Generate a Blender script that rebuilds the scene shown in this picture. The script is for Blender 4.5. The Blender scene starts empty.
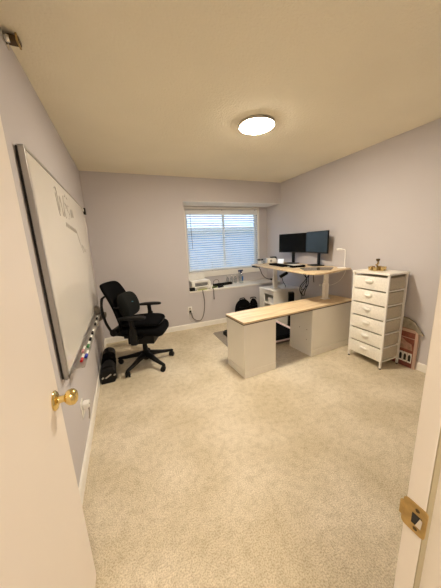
import bpy, bmesh, math, random
from mathutils import Vector, Matrix
random.seed(7)
PI = math.pi
scn = bpy.context.scene
C = scn.collection
WORLD = {}          # matrices of thing roots, so parts can be written in room or local metres

# ------------------------------------------------------------------ materials
def lin(h):
    h = h.lstrip('#'); o = []
    for i in (0, 2, 4):
        v = int(h[i:i+2], 16) / 255
        o.append(v / 12.92 if v <= .04045 else ((v + .055) / 1.055) ** 2.4)
    return (*o, 1)

def mat(name, col, rough=.5, metal=0, var=.06, scale=8, bump=0, bscale=200, spec=.5, coat=0, detail=3):
    m = bpy.data.materials.new(name); m.use_nodes = True
    nt = m.node_tree; N = nt.nodes; L = nt.links
    b = N['Principled BSDF']
    b.inputs['Roughness'].default_value = rough
    b.inputs['Metallic'].default_value = metal
    b.inputs['Specular IOR Level'].default_value = spec
    b.inputs['Coat Weight'].default_value = coat
    c = lin(col) if isinstance(col, str) else (*col, 1)
    tc = N.new('ShaderNodeTexCoord')
    no = N.new('ShaderNodeTexNoise'); no.inputs['Scale'].default_value = scale; no.inputs['Detail'].default_value = detail
    L.new(tc.outputs['Object'], no.inputs['Vector'])
    rp = N.new('ShaderNodeValToRGB')
    rp.color_ramp.elements[0].position = .3; rp.color_ramp.elements[1].position = .7
    rp.color_ramp.elements[0].color = tuple(max(0, x * (1 - var)) for x in c[:3]) + (1,)
    rp.color_ramp.elements[1].color = tuple(min(1, x * (1 + var)) for x in c[:3]) + (1,)
    L.new(no.outputs['Fac'], rp.inputs['Fac']); L.new(rp.outputs['Color'], b.inputs['Base Color'])
    if bump:
        n2 = N.new('ShaderNodeTexNoise'); n2.inputs['Scale'].default_value = bscale; n2.inputs['Detail'].default_value = 2
        L.new(tc.outputs['Object'], n2.inputs['Vector'])
        bp = N.new('ShaderNodeBump'); bp.inputs['Strength'].default_value = bump; bp.inputs['Distance'].default_value = .01
        L.new(n2.outputs['Fac'], bp.inputs['Height']); L.new(bp.outputs['Normal'], b.inputs['Normal'])
    return m

M = {}
M['wall'] = mat('wall_paint', (.585, .558, .572), .75, var=.015, scale=1.5, bump=.06, bscale=90, spec=.2)
M['trim'] = mat('white_trim', (.86, .84, .79), .4, var=.02)
M['door'] = mat('door_paint', (.87, .80, .735), .42, var=.015, scale=2, bump=.03, bscale=30)
M['jamb'] = mat('jamb_paint', (.82, .77, .69), .42, var=.02)
M['white'] = mat('white_laminate', (.86, .835, .77), .38, var=.02, scale=3)
M['whitemetal'] = mat('white_metal', (.87, .85, .80), .35, var=.02)
M['fabricwhite'] = mat('white_fabric', (.88, .855, .79), .9, var=.06, scale=60, bump=.25, bscale=500, spec=.1)
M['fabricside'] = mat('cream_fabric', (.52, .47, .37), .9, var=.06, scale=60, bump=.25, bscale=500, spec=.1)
M['darkgap'] = mat('dark_shadow_gap', (.03, .027, .022), .9)
M['plastic'] = mat('white_plastic', (.86, .85, .81), .35, var=.02)
M['greyplastic'] = mat('grey_plastic', (.30, .30, .29), .5)
M['black'] = mat('black_plastic', (.006, .006, .006), .5, var=.2, spec=.22)
M['blackmesh'] = mat('black_mesh_fabric', (.004, .004, .0045), .95, var=.3, scale=300, bump=.3, bscale=600, spec=.08)
M['blackcloth'] = mat('black_cloth', (.004, .004, .0045), .95, var=.4, scale=30, bump=.4, bscale=80, spec=.06)
M['charcoal'] = mat('charcoal_fabric', (.013, .014, .0135), .95, var=.2, scale=200, bump=.2, bscale=400, spec=.1)
M['edge'] = mat('dark_edge_band', (.10, .075, .05), .5)
M['silver'] = mat('silver_aluminium', (.55, .53, .50), .35, metal=.9)
M['soffit'] = mat('white_soffit', (.92, .91, .90), .6, var=.01)
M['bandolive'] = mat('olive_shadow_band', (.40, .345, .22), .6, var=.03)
M['gunmetal'] = mat('dark_backing', (.02, .018, .016), .6)
M['board'] = mat('whiteboard_surface', (.84, .81, .75), .22, var=.012, scale=2, coat=.3)
M['ink'] = mat('faded_ink', (.42, .40, .37), .6)
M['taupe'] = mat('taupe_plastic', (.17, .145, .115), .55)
M['taupelight'] = mat('light_taupe_shade', (.36, .32, .27), .55)
M['brass'] = mat('polished_brass', (.80, .62, .26), .14, metal=1, var=.03)
M['brassdull'] = mat('worn_brass', (.50, .35, .14), .38, metal=.85, var=.15, scale=60)
M['bronze'] = mat('dark_bronze', (.10, .065, .03), .4, metal=.7)
M['chrome'] = mat('chrome', (.75, .73, .68), .12, metal=1)
M['gold'] = mat('antique_gold', (.62, .47, .22), .25, metal=1, var=.2, scale=80)
M['teal'] = mat('teal_print', (.02, .22, .30), .6)
M['red'] = mat('red_plastic', (.50, .02, .02), .4)
M['blue'] = mat('blue_plastic', (.02, .04, .40), .4)
M['green'] = mat('green_plastic', (.03, .22, .06), .4)
M['pink'] = mat('pink_plastic', (.70, .35, .36), .4)
M['pinkrail'] = mat('pale_pink_rail', (.84, .68, .67), .4)
M['navy'] = mat('navy_plastic', (.01, .03, .12), .35)
M['bluelabel'] = mat('blue_label', (.03, .14, .42), .5)
M['lime'] = mat('lime_paper', (.42, .50, .10), .7)
M['paper'] = mat('white_paper', (.80, .79, .75), .8)
M['darkgreen'] = mat('dark_green', (.015, .05, .03), .5)
M['greycord'] = mat('grey_cord', (.16, .15, .14), .6)
M['matgrey'] = mat('grey_mat', (.27, .23, .19), .85, var=.12, scale=40, bump=.15, bscale=200)
M['deskmat'] = mat('dark_desk_mat', (.16, .13, .09), .18, var=.1)
M['screen'] = mat('black_screen', (.003, .004, .0045), .2, var=.05, spec=.22)
M['screen2'] = mat('grey_black_screen', (.020, .029, .032), .2, var=.05, spec=.25)
M['housered'] = mat('brick_red_paint', (.22, .060, .040), .7, var=.3, scale=25)
M['housepink'] = mat('pink_beige_trim', (.52, .36, .28), .6)
M['housecloud'] = mat('pale_brick_paint', (.40, .24, .18), .7, var=.4, scale=22)
M['roof'] = mat('grey_roof_paint', (.27, .235, .18), .8, var=.25, scale=30)
M['blind'] = mat('white_slat', (.84, .87, .88), .5, var=.02)
M['grass'] = mat('grass', (.08, .14, .05), .9, var=.4, scale=3)
M['siding'] = mat('blue_grey_siding', (.30, .46, .68), .8, var=.1, scale=2)

def carpet():
    m = bpy.data.materials.new('beige_carpet'); m.use_nodes = True
    nt = m.node_tree; N = nt.nodes; L = nt.links; b = N['Principled BSDF']
    b.inputs['Roughness'].default_value = .95; b.inputs['Specular IOR Level'].default_value = .08
    tc = N.new('ShaderNodeTexCoord')
    def noise(s, d):
        n = N.new('ShaderNodeTexNoise'); n.inputs['Scale'].default_value = s; n.inputs['Detail'].default_value = d
        L.new(tc.outputs['Object'], n.inputs['Vector']); return n
    a, bb, c = noise(150, 3), noise(2.2, 4), noise(22, 4)
    r1 = N.new('ShaderNodeValToRGB')
    r1.color_ramp.elements[0].position = .36; r1.color_ramp.elements[0].color = (.57, .495, .372, 1)
    r1.color_ramp.elements[1].position = .60; r1.color_ramp.elements[1].color = (.82, .74, .595, 1)
    L.new(a.outputs['Fac'], r1.inputs['Fac'])
    r2 = N.new('ShaderNodeValToRGB')
    r2.color_ramp.elements[0].position = .38; r2.color_ramp.elements[0].color = (.84, .82, .76, 1)
    r2.color_ramp.elements[1].position = .62; r2.color_ramp.elements[1].color = (1, 1, 1, 1)
    L.new(bb.outputs['Fac'], r2.inputs['Fac'])
    r3 = N.new('ShaderNodeValToRGB')
    r3.color_ramp.elements[0].position = .30; r3.color_ramp.elements[0].color = (.86, .85, .82, 1)
    r3.color_ramp.elements[1].position = .55; r3.color_ramp.elements[1].color = (1, 1, 1, 1)
    L.new(c.outputs['Fac'], r3.inputs['Fac'])
    def mul(x, y):
        k = N.new('ShaderNodeMixRGB'); k.blend_type = 'MULTIPLY'; k.inputs['Fac'].default_value = 1
        L.new(x, k.inputs['Color1']); L.new(y, k.inputs['Color2']); return k.outputs['Color']
    L.new(mul(mul(r1.outputs['Color'], r2.outputs['Color']), r3.outputs['Color']), b.inputs['Base Color'])
    bp = N.new('ShaderNodeBump'); bp.inputs['Strength'].default_value = .6; bp.inputs['Distance'].default_value = .012
    L.new(a.outputs['Fac'], bp.inputs['Height']); L.new(bp.outputs['Normal'], b.inputs['Normal'])
    return m
M['carpet'] = carpet()

def ceiling_mat():
    m = mat('popcorn_ceiling', (.88, .825, .675), .9, var=.02, scale=2, spec=.1)
    nt = m.node_tree; N = nt.nodes; L = nt.links; b = N['Principled BSDF']
    tc = N.new('ShaderNodeTexCoord'); v = N.new('ShaderNodeTexVoronoi'); v.inputs['Scale'].default_value = 75
    n = N.new('ShaderNodeTexNoise'); n.inputs['Scale'].default_value = 60; n.inputs['Detail'].default_value = 4
    L.new(tc.outputs['Object'], v.inputs['Vector']); L.new(tc.outputs['Object'], n.inputs['Vector'])
    ad = N.new('ShaderNodeMath'); ad.operation = 'SUBTRACT'
    L.new(n.outputs['Fac'], ad.inputs[0]); L.new(v.outputs['Distance'], ad.inputs[1])
    bp = N.new('ShaderNodeBump'); bp.inputs['Strength'].default_value = .35; bp.inputs['Distance'].default_value = .006
    L.new(ad.outputs[0], bp.inputs['Height']); L.new(bp.outputs['Normal'], b.inputs['Normal'])
    return m
M['ceiling'] = ceiling_mat()

def wood():
    m = bpy.data.materials.new('pale_oak'); m.use_nodes = True
    nt = m.node_tree; N = nt.nodes; L = nt.links; b = N['Principled BSDF']
    b.inputs['Roughness'].default_value = .42
    tc = N.new('ShaderNodeTexCoord'); mp = N.new('ShaderNodeMapping'); mp.inputs['Scale'].default_value = (1.6, 26, 26)
    L.new(tc.outputs['Object'], mp.inputs['Vector'])
    n = N.new('ShaderNodeTexNoise'); n.inputs['Scale'].default_value = 1.6; n.inputs['Detail'].default_value = 6
    n.inputs['Distortion'].default_value = .6
    L.new(mp.outputs['Vector'], n.inputs['Vector'])
    r = N.new('ShaderNodeValToRGB')
    r.color_ramp.elements[0].position = .32; r.color_ramp.elements[0].color = (.56, .41, .235, 1)
    r.color_ramp.elements[1].position = .62; r.color_ramp.elements[1].color = (.76, .61, .40, 1)
    L.new(n.outputs['Fac'], r.inputs['Fac']); L.new(r.outputs['Color'], b.inputs['Base Color'])
    return m
M['wood'] = wood()

def emit(name, col, s):
    m = bpy.data.materials.new(name); m.use_nodes = True
    b = m.node_tree.nodes['Principled BSDF']
    b.inputs['Base Color'].default_value = (.8, .8, .8, 1)
    b.inputs['Emission Color'].default_value = (*col, 1); b.inputs['Emission Strength'].default_value = s
    return m
M['lamp'] = emit('lit_diffuser', (1, .875, .695), 108)
M['phone'] = emit('bright_screen', (.62, .82, 1), .3)

def glass(name, tint, fac=.12, rough=.03):
    m = bpy.data.materials.new(name); m.use_nodes = True
    nt = m.node_tree; N = nt.nodes; L = nt.links; N.clear()
    o = N.new('ShaderNodeOutputMaterial'); mx = N.new('ShaderNodeMixShader')
    t = N.new('ShaderNodeBsdfTransparent'); t.inputs['Color'].default_value = (*tint, 1)
    g = N.new('ShaderNodeBsdfGlossy'); g.inputs['Roughness'].default_value = rough
    lw = N.new('ShaderNodeLayerWeight'); lw.inputs['Blend'].default_value = .35
    mu = N.new('ShaderNodeMath'); mu.operation = 'MULTIPLY_ADD'; mu.inputs[1].default_value = .55; mu.inputs[2].default_value = fac * .4
    L.new(lw.outputs['Facing'], mu.inputs[0]); L.new(mu.outputs[0], mx.inputs['Fac'])
    L.new(t.outputs[0], mx.inputs[1]); L.new(g.outputs[0], mx.inputs[2]); L.new(mx.outputs[0], o.inputs['Surface'])
    return m
M['pane'] = glass('window_glass', (.94, .97, .98), .1)
M['clear'] = glass('clear_glass', (.93, .95, .96), .12)
M['clearblue'] = glass('clear_plastic', (.90, .94, .96), .15)

# ------------------------------------------------------------------ mesh collector
class MB:
    def __init__(s): s.bm = bmesh.new()
    def add(s, verts, faces, mx=None):
        vs = [s.bm.verts.new((mx @ Vector(v)) if mx else v) for v in verts]
        for f in faces:
            try: s.bm.faces.new([vs[i] for i in f])
            except ValueError: pass
        return s
    def box(s, x0, x1, y0, y1, z0, z1, mx=None):
        v = [(x, y, z) for x in (x0, x1) for y in (y0, y1) for z in (z0, z1)]
        return s.add(v, [(0,1,3,2),(4,6,7,5),(0,4,5,1),(2,3,7,6),(0,2,6,4),(1,5,7,3)], mx)
    def prism(s, pts, z0, z1, mx=None):
        n = len(pts)
        v = [(x, y, z0) for x, y in pts] + [(x, y, z1) for x, y in pts]
        f = [tuple(range(n-1, -1, -1)), tuple(range(n, 2*n))] + [(i, (i+1) % n, n+(i+1) % n, n+i) for i in range(n)]
        return s.add(v, f, mx)
    def lathe(s, prof, seg=20, mx=None):     # prof: (radius, z)
        v = []; f = []
        for r, z in prof:
            for k in range(seg):
                a = 2*PI*k/seg; v.append((max(r, 1e-5)*math.cos(a), max(r, 1e-5)*math.sin(a), z))
        for i in range(len(prof)-1):
            for k in range(seg):
                k2 = (k+1) % seg; f.append((i*seg+k, i*seg+k2, (i+1)*seg+k2, (i+1)*seg+k))
        f.append(tuple(range(seg-1, -1, -1))); m = (len(prof)-1)*seg; f.append(tuple(range(m, m+seg)))
        return s.add(v, f, mx)
    def tube(s, pts, r, seg=8, smooth=True):
        P = [Vector(p) for p in pts]
        if smooth and len(P) > 2:
            Q = []
            for i in range(len(P)-1):
                p0, p1, p2, p3 = P[max(i-1, 0)], P[i], P[i+1], P[min(i+2, len(P)-1)]
                for k in range(6):
                    t = k/6
                    Q.append(.5*((2*p1)+(p2-p0)*t+(2*p0-5*p1+4*p2-p3)*t*t+(3*p1-p0-3*p2+p3)*t**3))
            P = Q+[P[-1]]
        rr = r if hasattr(r, '__len__') else [r]*len(P)
        if len(rr) != len(P): rr = [rr[0]+(rr[-1]-rr[0])*i/(len(P)-1) for i in range(len(P))]
        up = None; v = []; f = []
        for i, p in enumerate(P):
            d = (P[min(i+1, len(P)-1)]-P[max(i-1, 0)]).normalized()
            if up is None: up = d.orthogonal().normalized()
            up = (up-d*up.dot(d)).normalized(); w = d.cross(up)
            for k in range(seg):
                a = 2*PI*k/seg; v.append(p+(up*math.cos(a)+w*math.sin(a))*rr[i])
        for i in range(len(P)-1):
            for k in range(seg):
                k2 = (k+1) % seg; f.append((i*seg+k, i*seg+k2, (i+1)*seg+k2, (i+1)*seg+k))
        f.append(tuple(range(seg-1, -1, -1))); m = (len(P)-1)*seg; f.append(tuple(range(m, m+seg)))
        return s.add(v, f)
    def loft(s, secs):
        n = len(secs[0]); v = [p for q in secs for p in q]; f = []
        for i in range(len(secs)-1):
            for k in range(n):
                k2 = (k+1) % n; f.append((i*n+k, i*n+k2, (i+1)*n+k2, (i+1)*n+k))
        f.append(tuple(range(n-1, -1, -1))); m = (len(secs)-1)*n; f.append(tuple(range(m, m+n)))
        return s.add(v, f)
    def blob(s, c, r, seg=16, rings=10, noise=0, e=1.0):
        v = []; f = []
        def pw(x): return math.copysign(abs(x)**e, x)
        for i in range(rings+1):
            t = -PI/2+PI*i/rings
            for k in range(seg):
                a = 2*PI*k/seg; q = 1+random.uniform(-noise, noise)
                v.append((c[0]+r[0]*pw(math.cos(t))*pw(math.cos(a))*q, c[1]+r[1]*pw(math.cos(t))*pw(math.sin(a))*q, c[2]+r[2]*pw(math.sin(t))*q))
        for i in range(rings):
            for k in range(seg):
                k2 = (k+1) % seg; f.append((i*seg+k, i*seg+k2, (i+1)*seg+k2, (i+1)*seg+k))
        return s.add(v, f)
    def build(s, name, m, parent=None, room=False, bevel=0, sub=0, flat=False, angle=40):
        bmesh.ops.remove_doubles(s.bm, verts=s.bm.verts, dist=1e-5)
        bmesh.ops.recalc_face_normals(s.bm, faces=s.bm.faces)
        if room and parent is not None: s.bm.transform(WORLD[parent.name].inverted())
        me = bpy.data.meshes.new(name); s.bm.to_mesh(me); s.bm.free()
        if not flat:
            for p in me.polygons: p.use_smooth = True
            if not sub: me.set_sharp_from_angle(angle=math.radians(angle))
        o = bpy.data.objects.new(name, me); C.objects.link(o)
        me.materials.append(M[m] if isinstance(m, str) else m)
        if parent is not None:
            o.parent = parent
            WORLD[o.name] = WORLD[parent.name]
        else: WORLD[o.name] = Matrix()
        if bevel:
            b = o.modifiers.new('bevel', 'BEVEL'); b.width = bevel; b.segments = 3; b.limit_method = 'ANGLE'; b.angle_limit = math.radians(50)
        if sub:
            q = o.modifiers.new('subdivide', 'SUBSURF'); q.levels = sub; q.render_levels = sub
        return o

def tag(o, label=None, cat=None, group=None, kind=None):
    if label: o['label'] = label
    if cat: o['category'] = cat
    if group: o['group'] = group
    if kind: o['kind'] = kind
    return o

def thing(name, label, cat, loc=(0, 0, 0), rz=0, group=None):
    o = bpy.data.objects.new(name, None); C.objects.link(o)
    o.empty_display_size = .05
    o.location = loc; o.rotation_euler = (0, 0, rz)
    WORLD[o.name] = Matrix.Translation(loc) @ Matrix.Rotation(rz, 4, 'Z')
    return tag(o, label, cat, group)

def struct(name, mb, m, parent=None, **k):
    o = mb.build(name, m, parent, **k)
    if parent is None: o['kind'] = 'structure'
    return o

def dup(root, loc, rz=0, label=None):
    r = root.copy(); C.objects.link(r); r.location = loc; r.rotation_euler = (0, 0, rz)
    WORLD[r.name] = Matrix.Translation(loc) @ Matrix.Rotation(rz, 4, 'Z')
    if label: r['label'] = label
    for ch in list(root.children):
        c = ch.copy(); C.objects.link(c); c.parent = r; WORLD[c.name] = WORLD[r.name]
        for g in list(ch.children):
            d = g.copy(); C.objects.link(d); d.parent = c
    return r

def T(x, y, z): return Matrix.Translation((x, y, z))
def Rt(a, ax): return Matrix.Rotation(a, 4, ax)

# ------------------------------------------------------------------ the room
XL, XR, YB, H = -.39, 2.80, 3.843, 2.44
NX, NY, SZ, NH = .98, 4.29, .65, 2.09      # window niche: left side, back, sill height, header underside
YF = .206; JX = .44; HX = -.312            # front wall room face, right jamb, hinge side
XH0, XH1, YH = -1.35, 1.75, -1.45          # landing behind the camera
struct('floor', MB().box(XL-.1, XR+.1, -.0+.06, YB+.1, -.05, 0), 'carpet')
struct('floor_landing', MB().box(XH0-.1, XH1+.1, YH-.1, .06, -.05, 0), 'carpet')
struct('ceiling', MB().box(XL-.1, XR+.1, .06, NY+.15, H, H+.08), 'ceiling')
struct('ceiling_landing', MB().box(XH0-.1, XH1+.1, YH-.1, .06, H, H+.08), 'ceiling')
struct('wall_left', MB().box(XL-.1, XL, .06, YB+.1, 0, H), 'wall')
struct('wall_right', MB().box(XR, XR+.1, .06, NY+.1, 0, H), 'wall')
# back wall: left pier, panel under the window seat, header; the niche runs to the right wall
w = MB()
w.prism([(XL-.1, 0), (XR, 0), (XR, SZ-.025), (NX, SZ-.025), (NX, NH), (XR, NH), (XR, H), (XL-.1, H)], 0, .12,
        Matrix.Translation((0, YB+.12, 0)) @ Matrix.Rotation(PI/2, 4, 'X'))
struct('wall_back', w, 'wall', flat=True)
n = MB()
n.box(NX-.1, NX, YB+.12, NY+.1, 0, H)
n.box(NX, XR, YB+.12, NY+.1, NH, H)
WX0, WX1, WZ0, WZ1 = 1.115, 2.575, .915, 2.035         # window opening
n.box(NX, WX0, NY, NY+.1, SZ-.03, NH); n.box(WX1, XR, NY, NY+.1, SZ-.03, NH)
n.box(WX0, WX1, NY, NY+.1, SZ-.03, WZ0); n.box(WX0, WX1, NY, NY+.1, WZ1, NH)
struct('wall_niche', n, 'wall', flat=True)
struct('trim_1', MB().box(NX, XR, YB-.012, NY, SZ-.025, SZ), 'white', bevel=.004)      # window seat board
struct('trim_2', MB().box(NX, XR, YB-.002, NY, NH-.004, NH), 'soffit')                     # white soffit of the niche
# front wall with the doorway
f = MB()
f.box(XL-.1, HX-.03, .06, YF, 0, H); f.box(JX+.03, XR+.1, .06, YF, 0, H); f.box(HX-.03, JX+.03, .06, YF, 2.06, H)
struct('wall_front', f, 'wall', flat=True)
h = MB()
h.box(XH0-.1, XH0, YH, .06, 0, H); h.box(XH1, XH1+.1, YH, .06, 0, H); h.box(XH0-.1, XH1+.1, YH-.1, YH, 0, H)
h.box(XH0, XL-.1, .06, .16, 0, H)
struct('wall_landing', h, 'wall', flat=True)
# jambs with their stops
j = MB(); j.prism([(JX, YF), (JX, .1755), (JX+.019, .1755), (JX+.019, .06), (JX+.03, .06), (JX+.03, YF)], 0, 2.045)
struct('trim_3', j, 'jamb', bevel=.0015)
struct('trim_shade_band', MB().box(JX+.0005, JX+.0188, .1735, .1754, 0, 2.04), 'bandolive')  # thin olive strip paints in the shade on the jamb step
j = MB(); j.box(HX-.03, HX, .06, YF, 0, 2.06); j.box(HX-.03, JX+.03, .06, YF, 2.045, 2.06)
struct('trim_4', j, 'jamb', bevel=.002)
j = MB(); j.box(JX+.029, JX+.085, YF, YF+.012, 0, 2.11)
struct('trim_5', j, 'jamb', bevel=.003)
# baseboards
def base(name, x0, x1, y0, y1, ax):
    b = MB()
    prof = [(0, 0), (.013, 0), (.013, .07), (.009, .082), (.004, .088), (0, .088)]
    if ax == 'back': b.prism([(-p, z) for p, z in prof], x0, x1, T(0, YB, 0) @ Matrix(((0,0,1,0),(1,0,0,0),(0,1,0,0),(0,0,0,1))))
    elif ax == 'left': b.prism(prof, y0, y1, T(XL, 0, 0) @ Matrix(((1,0,0,0),(0,0,1,0),(0,1,0,0),(0,0,0,1))))
    else: b.prism([(-p, z) for p, z in prof], y0, y1, T(XR, 0, 0) @ Matrix(((1,0,0,0),(0,0,1,0),(0,1,0,0),(0,0,0,1))))
    struct(name, b, 'trim', flat=True)
base('baseboard_back', XL, XR, 0, 0, 'back')
base('baseboard_left', 0, 0, YF, YB, 'left')
base('baseboard_right', 0, 0, YF, YB, 'right')

# door leaf standing open beside the left wall
d = struct('door_1', MB().box(-.309, -.273, YF-.006, .951, .015, 2.035), 'door', bevel=.002)
kn = MB()
mx = T(-.273, .893, .925) @ Rt(PI/2, 'Y')
kn.lathe([(0, 0), (.033, 0), (.034, .003), (.030, .008), (.022, .011), (.013, .014), (.0115, .026), (.013, .031), (.020, .035), (.0265, .043), (.0285, .052), (.0265, .061), (.019, .068), (.008, .071), (0, .0715)], 28, mx)
o = kn.build('door_knob', 'brass', d); o['label'] = 'polished brass door knob'
kn = MB(); mx = T(-.309, .893, .925) @ Rt(-PI/2, 'Y')
kn.lathe([(0, 0), (.033, 0), (.034, .003), (.022, .011), (.0115, .018), (.013, .025), (.0265, .036), (.0265, .05), (.012, .058), (0, .059)], 24, mx)
kn.build('door_knob', 'brass', d)
MB().box(-.303, -.279, .9505, .9525, .895, .955).build('latch_plate', 'brassdull', d)

# strike plate on the right jamb
s = thing('strike_plate', 'worn brass strike plate screwed to the white door jamb', 'strike plate', (JX, .19, .92))
pl = MB()
yz = []
for (cy, cz, a0) in ((.012, .023, 0), (-.012, .023, 90), (-.012, -.023, 180), (.012, -.023, 270)):
    for k in range(5):
        a = math.radians(a0+k*22.5); yz.append((cy+.0075*math.cos(a), cz+.0075*math.sin(a)))
pl.prism(yz, -.0022, .001, Matrix(((0,0,1,0),(1,0,0,0),(0,1,0,0),(0,0,0,1))))
pl.box(-.0032, .001, .017, .0235, -.014, .016)
pl.build('plate', 'brassdull', s)
MB().box(-.0030, -.0023, -.012, .003, -.012, .010).build('latch_hole', 'darkgap', s)['label'] = 'dark latch hole'
MB().prism([(-.013, -.012), (-.004, -.012), (-.010, .010), (-.014, .008)], -.0042, -.0031, Matrix(((0,0,1,0),(1,0,0,0),(0,1,0,0),(0,0,0,1)))).build('latch_lip', 'chrome', s)
for zz in (.020, -.021):
    MB().lathe([(0, -.0042), (.0025, -.0040), (.0042, -.0022)], 12, T(0, -.004, zz) @ Rt(PI/2, 'Y') @ T(0, 0, .0005)).build('screw', 'bronze', s)

# ------------------------------------------------------------------ window, blind, view outside
wf = MB()
for x0, x1, z0, z1 in ((WX0-.032, WX0, WZ0-.10, WZ1+.036), (WX1, WX1+.034, WZ0-.10, WZ1+.036), (WX0, WX1, WZ1, WZ1+.036), (WX0, WX1, WZ0-.10, WZ0)):
    wf.box(x0, x1, NY-.018, NY+.002, z0, z1)
win = struct('window_1', wf, 'trim', bevel=.004)
sf = MB()
yy0, yy1 = NY+.055, NY+.085
xm = (WX0+WX1)/2+.02
for x0, x1, z0, z1 in ((WX0, WX0+.04, WZ0, WZ1), (WX1-.04, WX1, WZ0, WZ1), (WX0, WX1, WZ0, WZ0+.045), (WX0, WX1, WZ1-.04, WZ1), (xm-.022, xm+.022, WZ0, WZ1)):
    sf.box(x0, x1, yy0, yy1, z0, z1)
sf.build('window_sash', 'trim', win)
for x0, x1 in ((WX0+.04, xm-.022), (xm+.022, WX1-.04)):
    MB().box(x0, x1, NY+.068, NY+.072, WZ0+.045, WZ1-.04).build('window_pane', 'pane', win)
bl = thing('window_blind', 'white horizontal slat blind lowered over the window', 'blind', ((WX0+WX1)/2, NY+.03, WZ0))
MB().box(WX0+.006, WX1-.006, NY-.004, NY+.05, WZ1-.095, WZ1-.004).build('headrail', 'blind', bl, room=True, bevel=.003)
sl = MB(); ns = 24
for i in range(ns):
    z = WZ0+.048+(WZ1-.118-WZ0-.048)*i/(ns-1)
    secs = []
    a = math.radians(33)
    for t in (-1, -.5, 0, .5, 1):
        secs.append((t*.0265*math.cos(a), t*.0265*math.sin(a)+.002*(1-t*t)))
    v = []; fc = []
    for x in (WX0+.012, WX1-.012):
        for (yy, zz) in secs: v.append((x, NY+.024+yy, z+zz))
        for (yy, zz) in reversed(secs): v.append((x, NY+.024+yy, z+zz-.0025))
    m_ = 10
    for k in range(m_): fc.append((k, (k+1) % m_, m_+(k+1) % m_, m_+k))
    fc += [tuple(range(m_)), tuple(range(m_, 2*m_))]
    sl.add(v, fc)
sl.build('slats', 'blind', bl, room=True)
MB().box(WX0+.01, WX1-.01, NY+.005, NY+.045, WZ0+.008, WZ0+.028).build('bottom_rail', 'blind', bl, room=True, bevel=.004)
for x in (WX0+.16, (WX0+WX1)/2, WX1-.16):
    MB().tube([(x, NY-.001, WZ1-.09), (x, NY-.001, WZ0+.02)], .0013, 6).build('ladder_cord', 'blind', bl, room=True)
MB().tube([(WX0+.085, NY-.008, WZ1-.09), (WX0+.095, NY-.010, WZ1-.70)], .0035, 8).build('tilt_wand', 'greycord', bl, room=True)
for x in (xm-.05, WX1-.06):
    MB().box(x-.012, x+.012, NY-.008, NY-.003, WZ1-.016, WZ1-.008).build('rail_clip', 'greyplastic', bl, room=True)
# small dark bottle standing between blind and glass
t = thing('small_bottle', 'small dark green bottle standing behind the blind at the window bottom', 'bottle', (1.595, NY+.0585, WZ0))
# outside
struct('ground', MB().box(-14, 18, NY+.3, 40, -.9, -.8), 'grass')
hs = thing('neighbour_house', 'blue grey house outside seen through the window slats', 'house', (4.4, 14, -.8))
MB().box(-4.2, 7.2, 0, 6, 0, 2.85).build('wall', 'siding', hs)
MB().prism([(-.5, 2.85), (6.5, 2.85), (6.4, 3.0), (3, 3.35), (-.4, 3.0)], -4.6, 7.6, Matrix(((0,0,1,0),(1,0,0,0),(0,1,0,0),(0,0,0,1)))).build('roof', 'roof', hs)
bt = MB(); bt.lathe([(0, 0), (.014, 0), (.015, .004), (.015, .10), (.006, .125), (.006, .150), (0, .150)], 14, T(0, 0, .001)); bt.build('body', 'darkgreen', t)
MB().lathe([(.008, .146), (.008, .166), (0, .166)], 12).build('cap', 'black', t)

# ------------------------------------------------------------------ ceiling light
L_ = thing('ceiling_light', 'round flush ceiling light glowing white in a thin silver rim', 'ceiling light', (1.235, 2.05, H))
MB().lathe([(.158, 0), (.160, -.004), (.160, -.020), (.157, -.024), (.151, -.024), (.151, -.004), (.151, 0)], 48).build('rim', 'silver', L_)
MB().lathe([(.150, -.003), (.150, -.026), (.135, -.031), (.08, -.034), (0, -.035)], 48).build('diffuser', 'lamp', L_)

# bracket high in the left corner
br = thing('ceiling_bracket', 'small bronze and chrome bracket at top of left wall by the ceiling', 'bracket', (XL, 1.62, H))
MB().box(0, .006, -.035, .035, -.052, -.005).build('wall_plate', 'chrome', br, bevel=.002)
MB().box(.006, .062, -.018, .030, -.034, -.010).build('arm', 'bronze', br, bevel=.006)
MB().box(.050, .058, -.024, .034, -.040, -.004).build('clip', 'brassdull', br, bevel=.002)
MB().lathe([(0, 0), (.012, .002), (.016, .012), (.012, .022), (0, .024)], 16, T(.006, -.025, -.038) @ Rt(PI/2, 'Y')).build('knob', 'chrome', br)

# ------------------------------------------------------------------ whiteboard
BX0, BX1, BY0, BY1, BZ0, BZ1 = XL+.004, -.356, 1.44, 3.36, .725, 1.905
wb = thing('whiteboard', 'large wall-mounted whiteboard with faded writing and thin silver frame', 'whiteboard', (XL, BY0, BZ0))
MB().box(BX0, BX1-.006, BY0+.004, BY1-.004, BZ0+.004, BZ1-.004).build('backing', 'gunmetal', wb, room=True)
MB().box(BX1-.006, BX1, BY0+.02, BY1-.008, BZ0+.02, BZ1-.012).build('writing_surface', 'board', wb, room=True)
fr = MB()
fr.box(BX1-.020, BX1+.004, BY0, BY0+.022, BZ0, BZ1); fr.box(BX1-.011, BX1+.003, BY1-.009, BY1, BZ0, BZ1)
fr.box(BX1-.020, BX1+.004, BY0, BY1, BZ1-.014, BZ1); fr.box(BX1-.020, BX1+.004, BY0, BY1, BZ0, BZ0+.022)
fr.build('frame', 'silver', wb, room=True, bevel=.002)
tr = MB()
tr.prism([(BX1-.004, BZ0-.022), (-.298, BZ0-.022), (-.292, BZ0-.010), (-.297, BZ0-.010), (-.301, BZ0-.017), (BX1, BZ0-.017), (BX1, BZ0+.004), (BX1-.004, BZ0+.004)], 1.60, 2.895,
         Matrix(((1,0,0,0),(0,0,1,0),(0,1,0,0),(0,0,0,1))))
tr.build('marker_tray', 'silver', wb, room=True)
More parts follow.
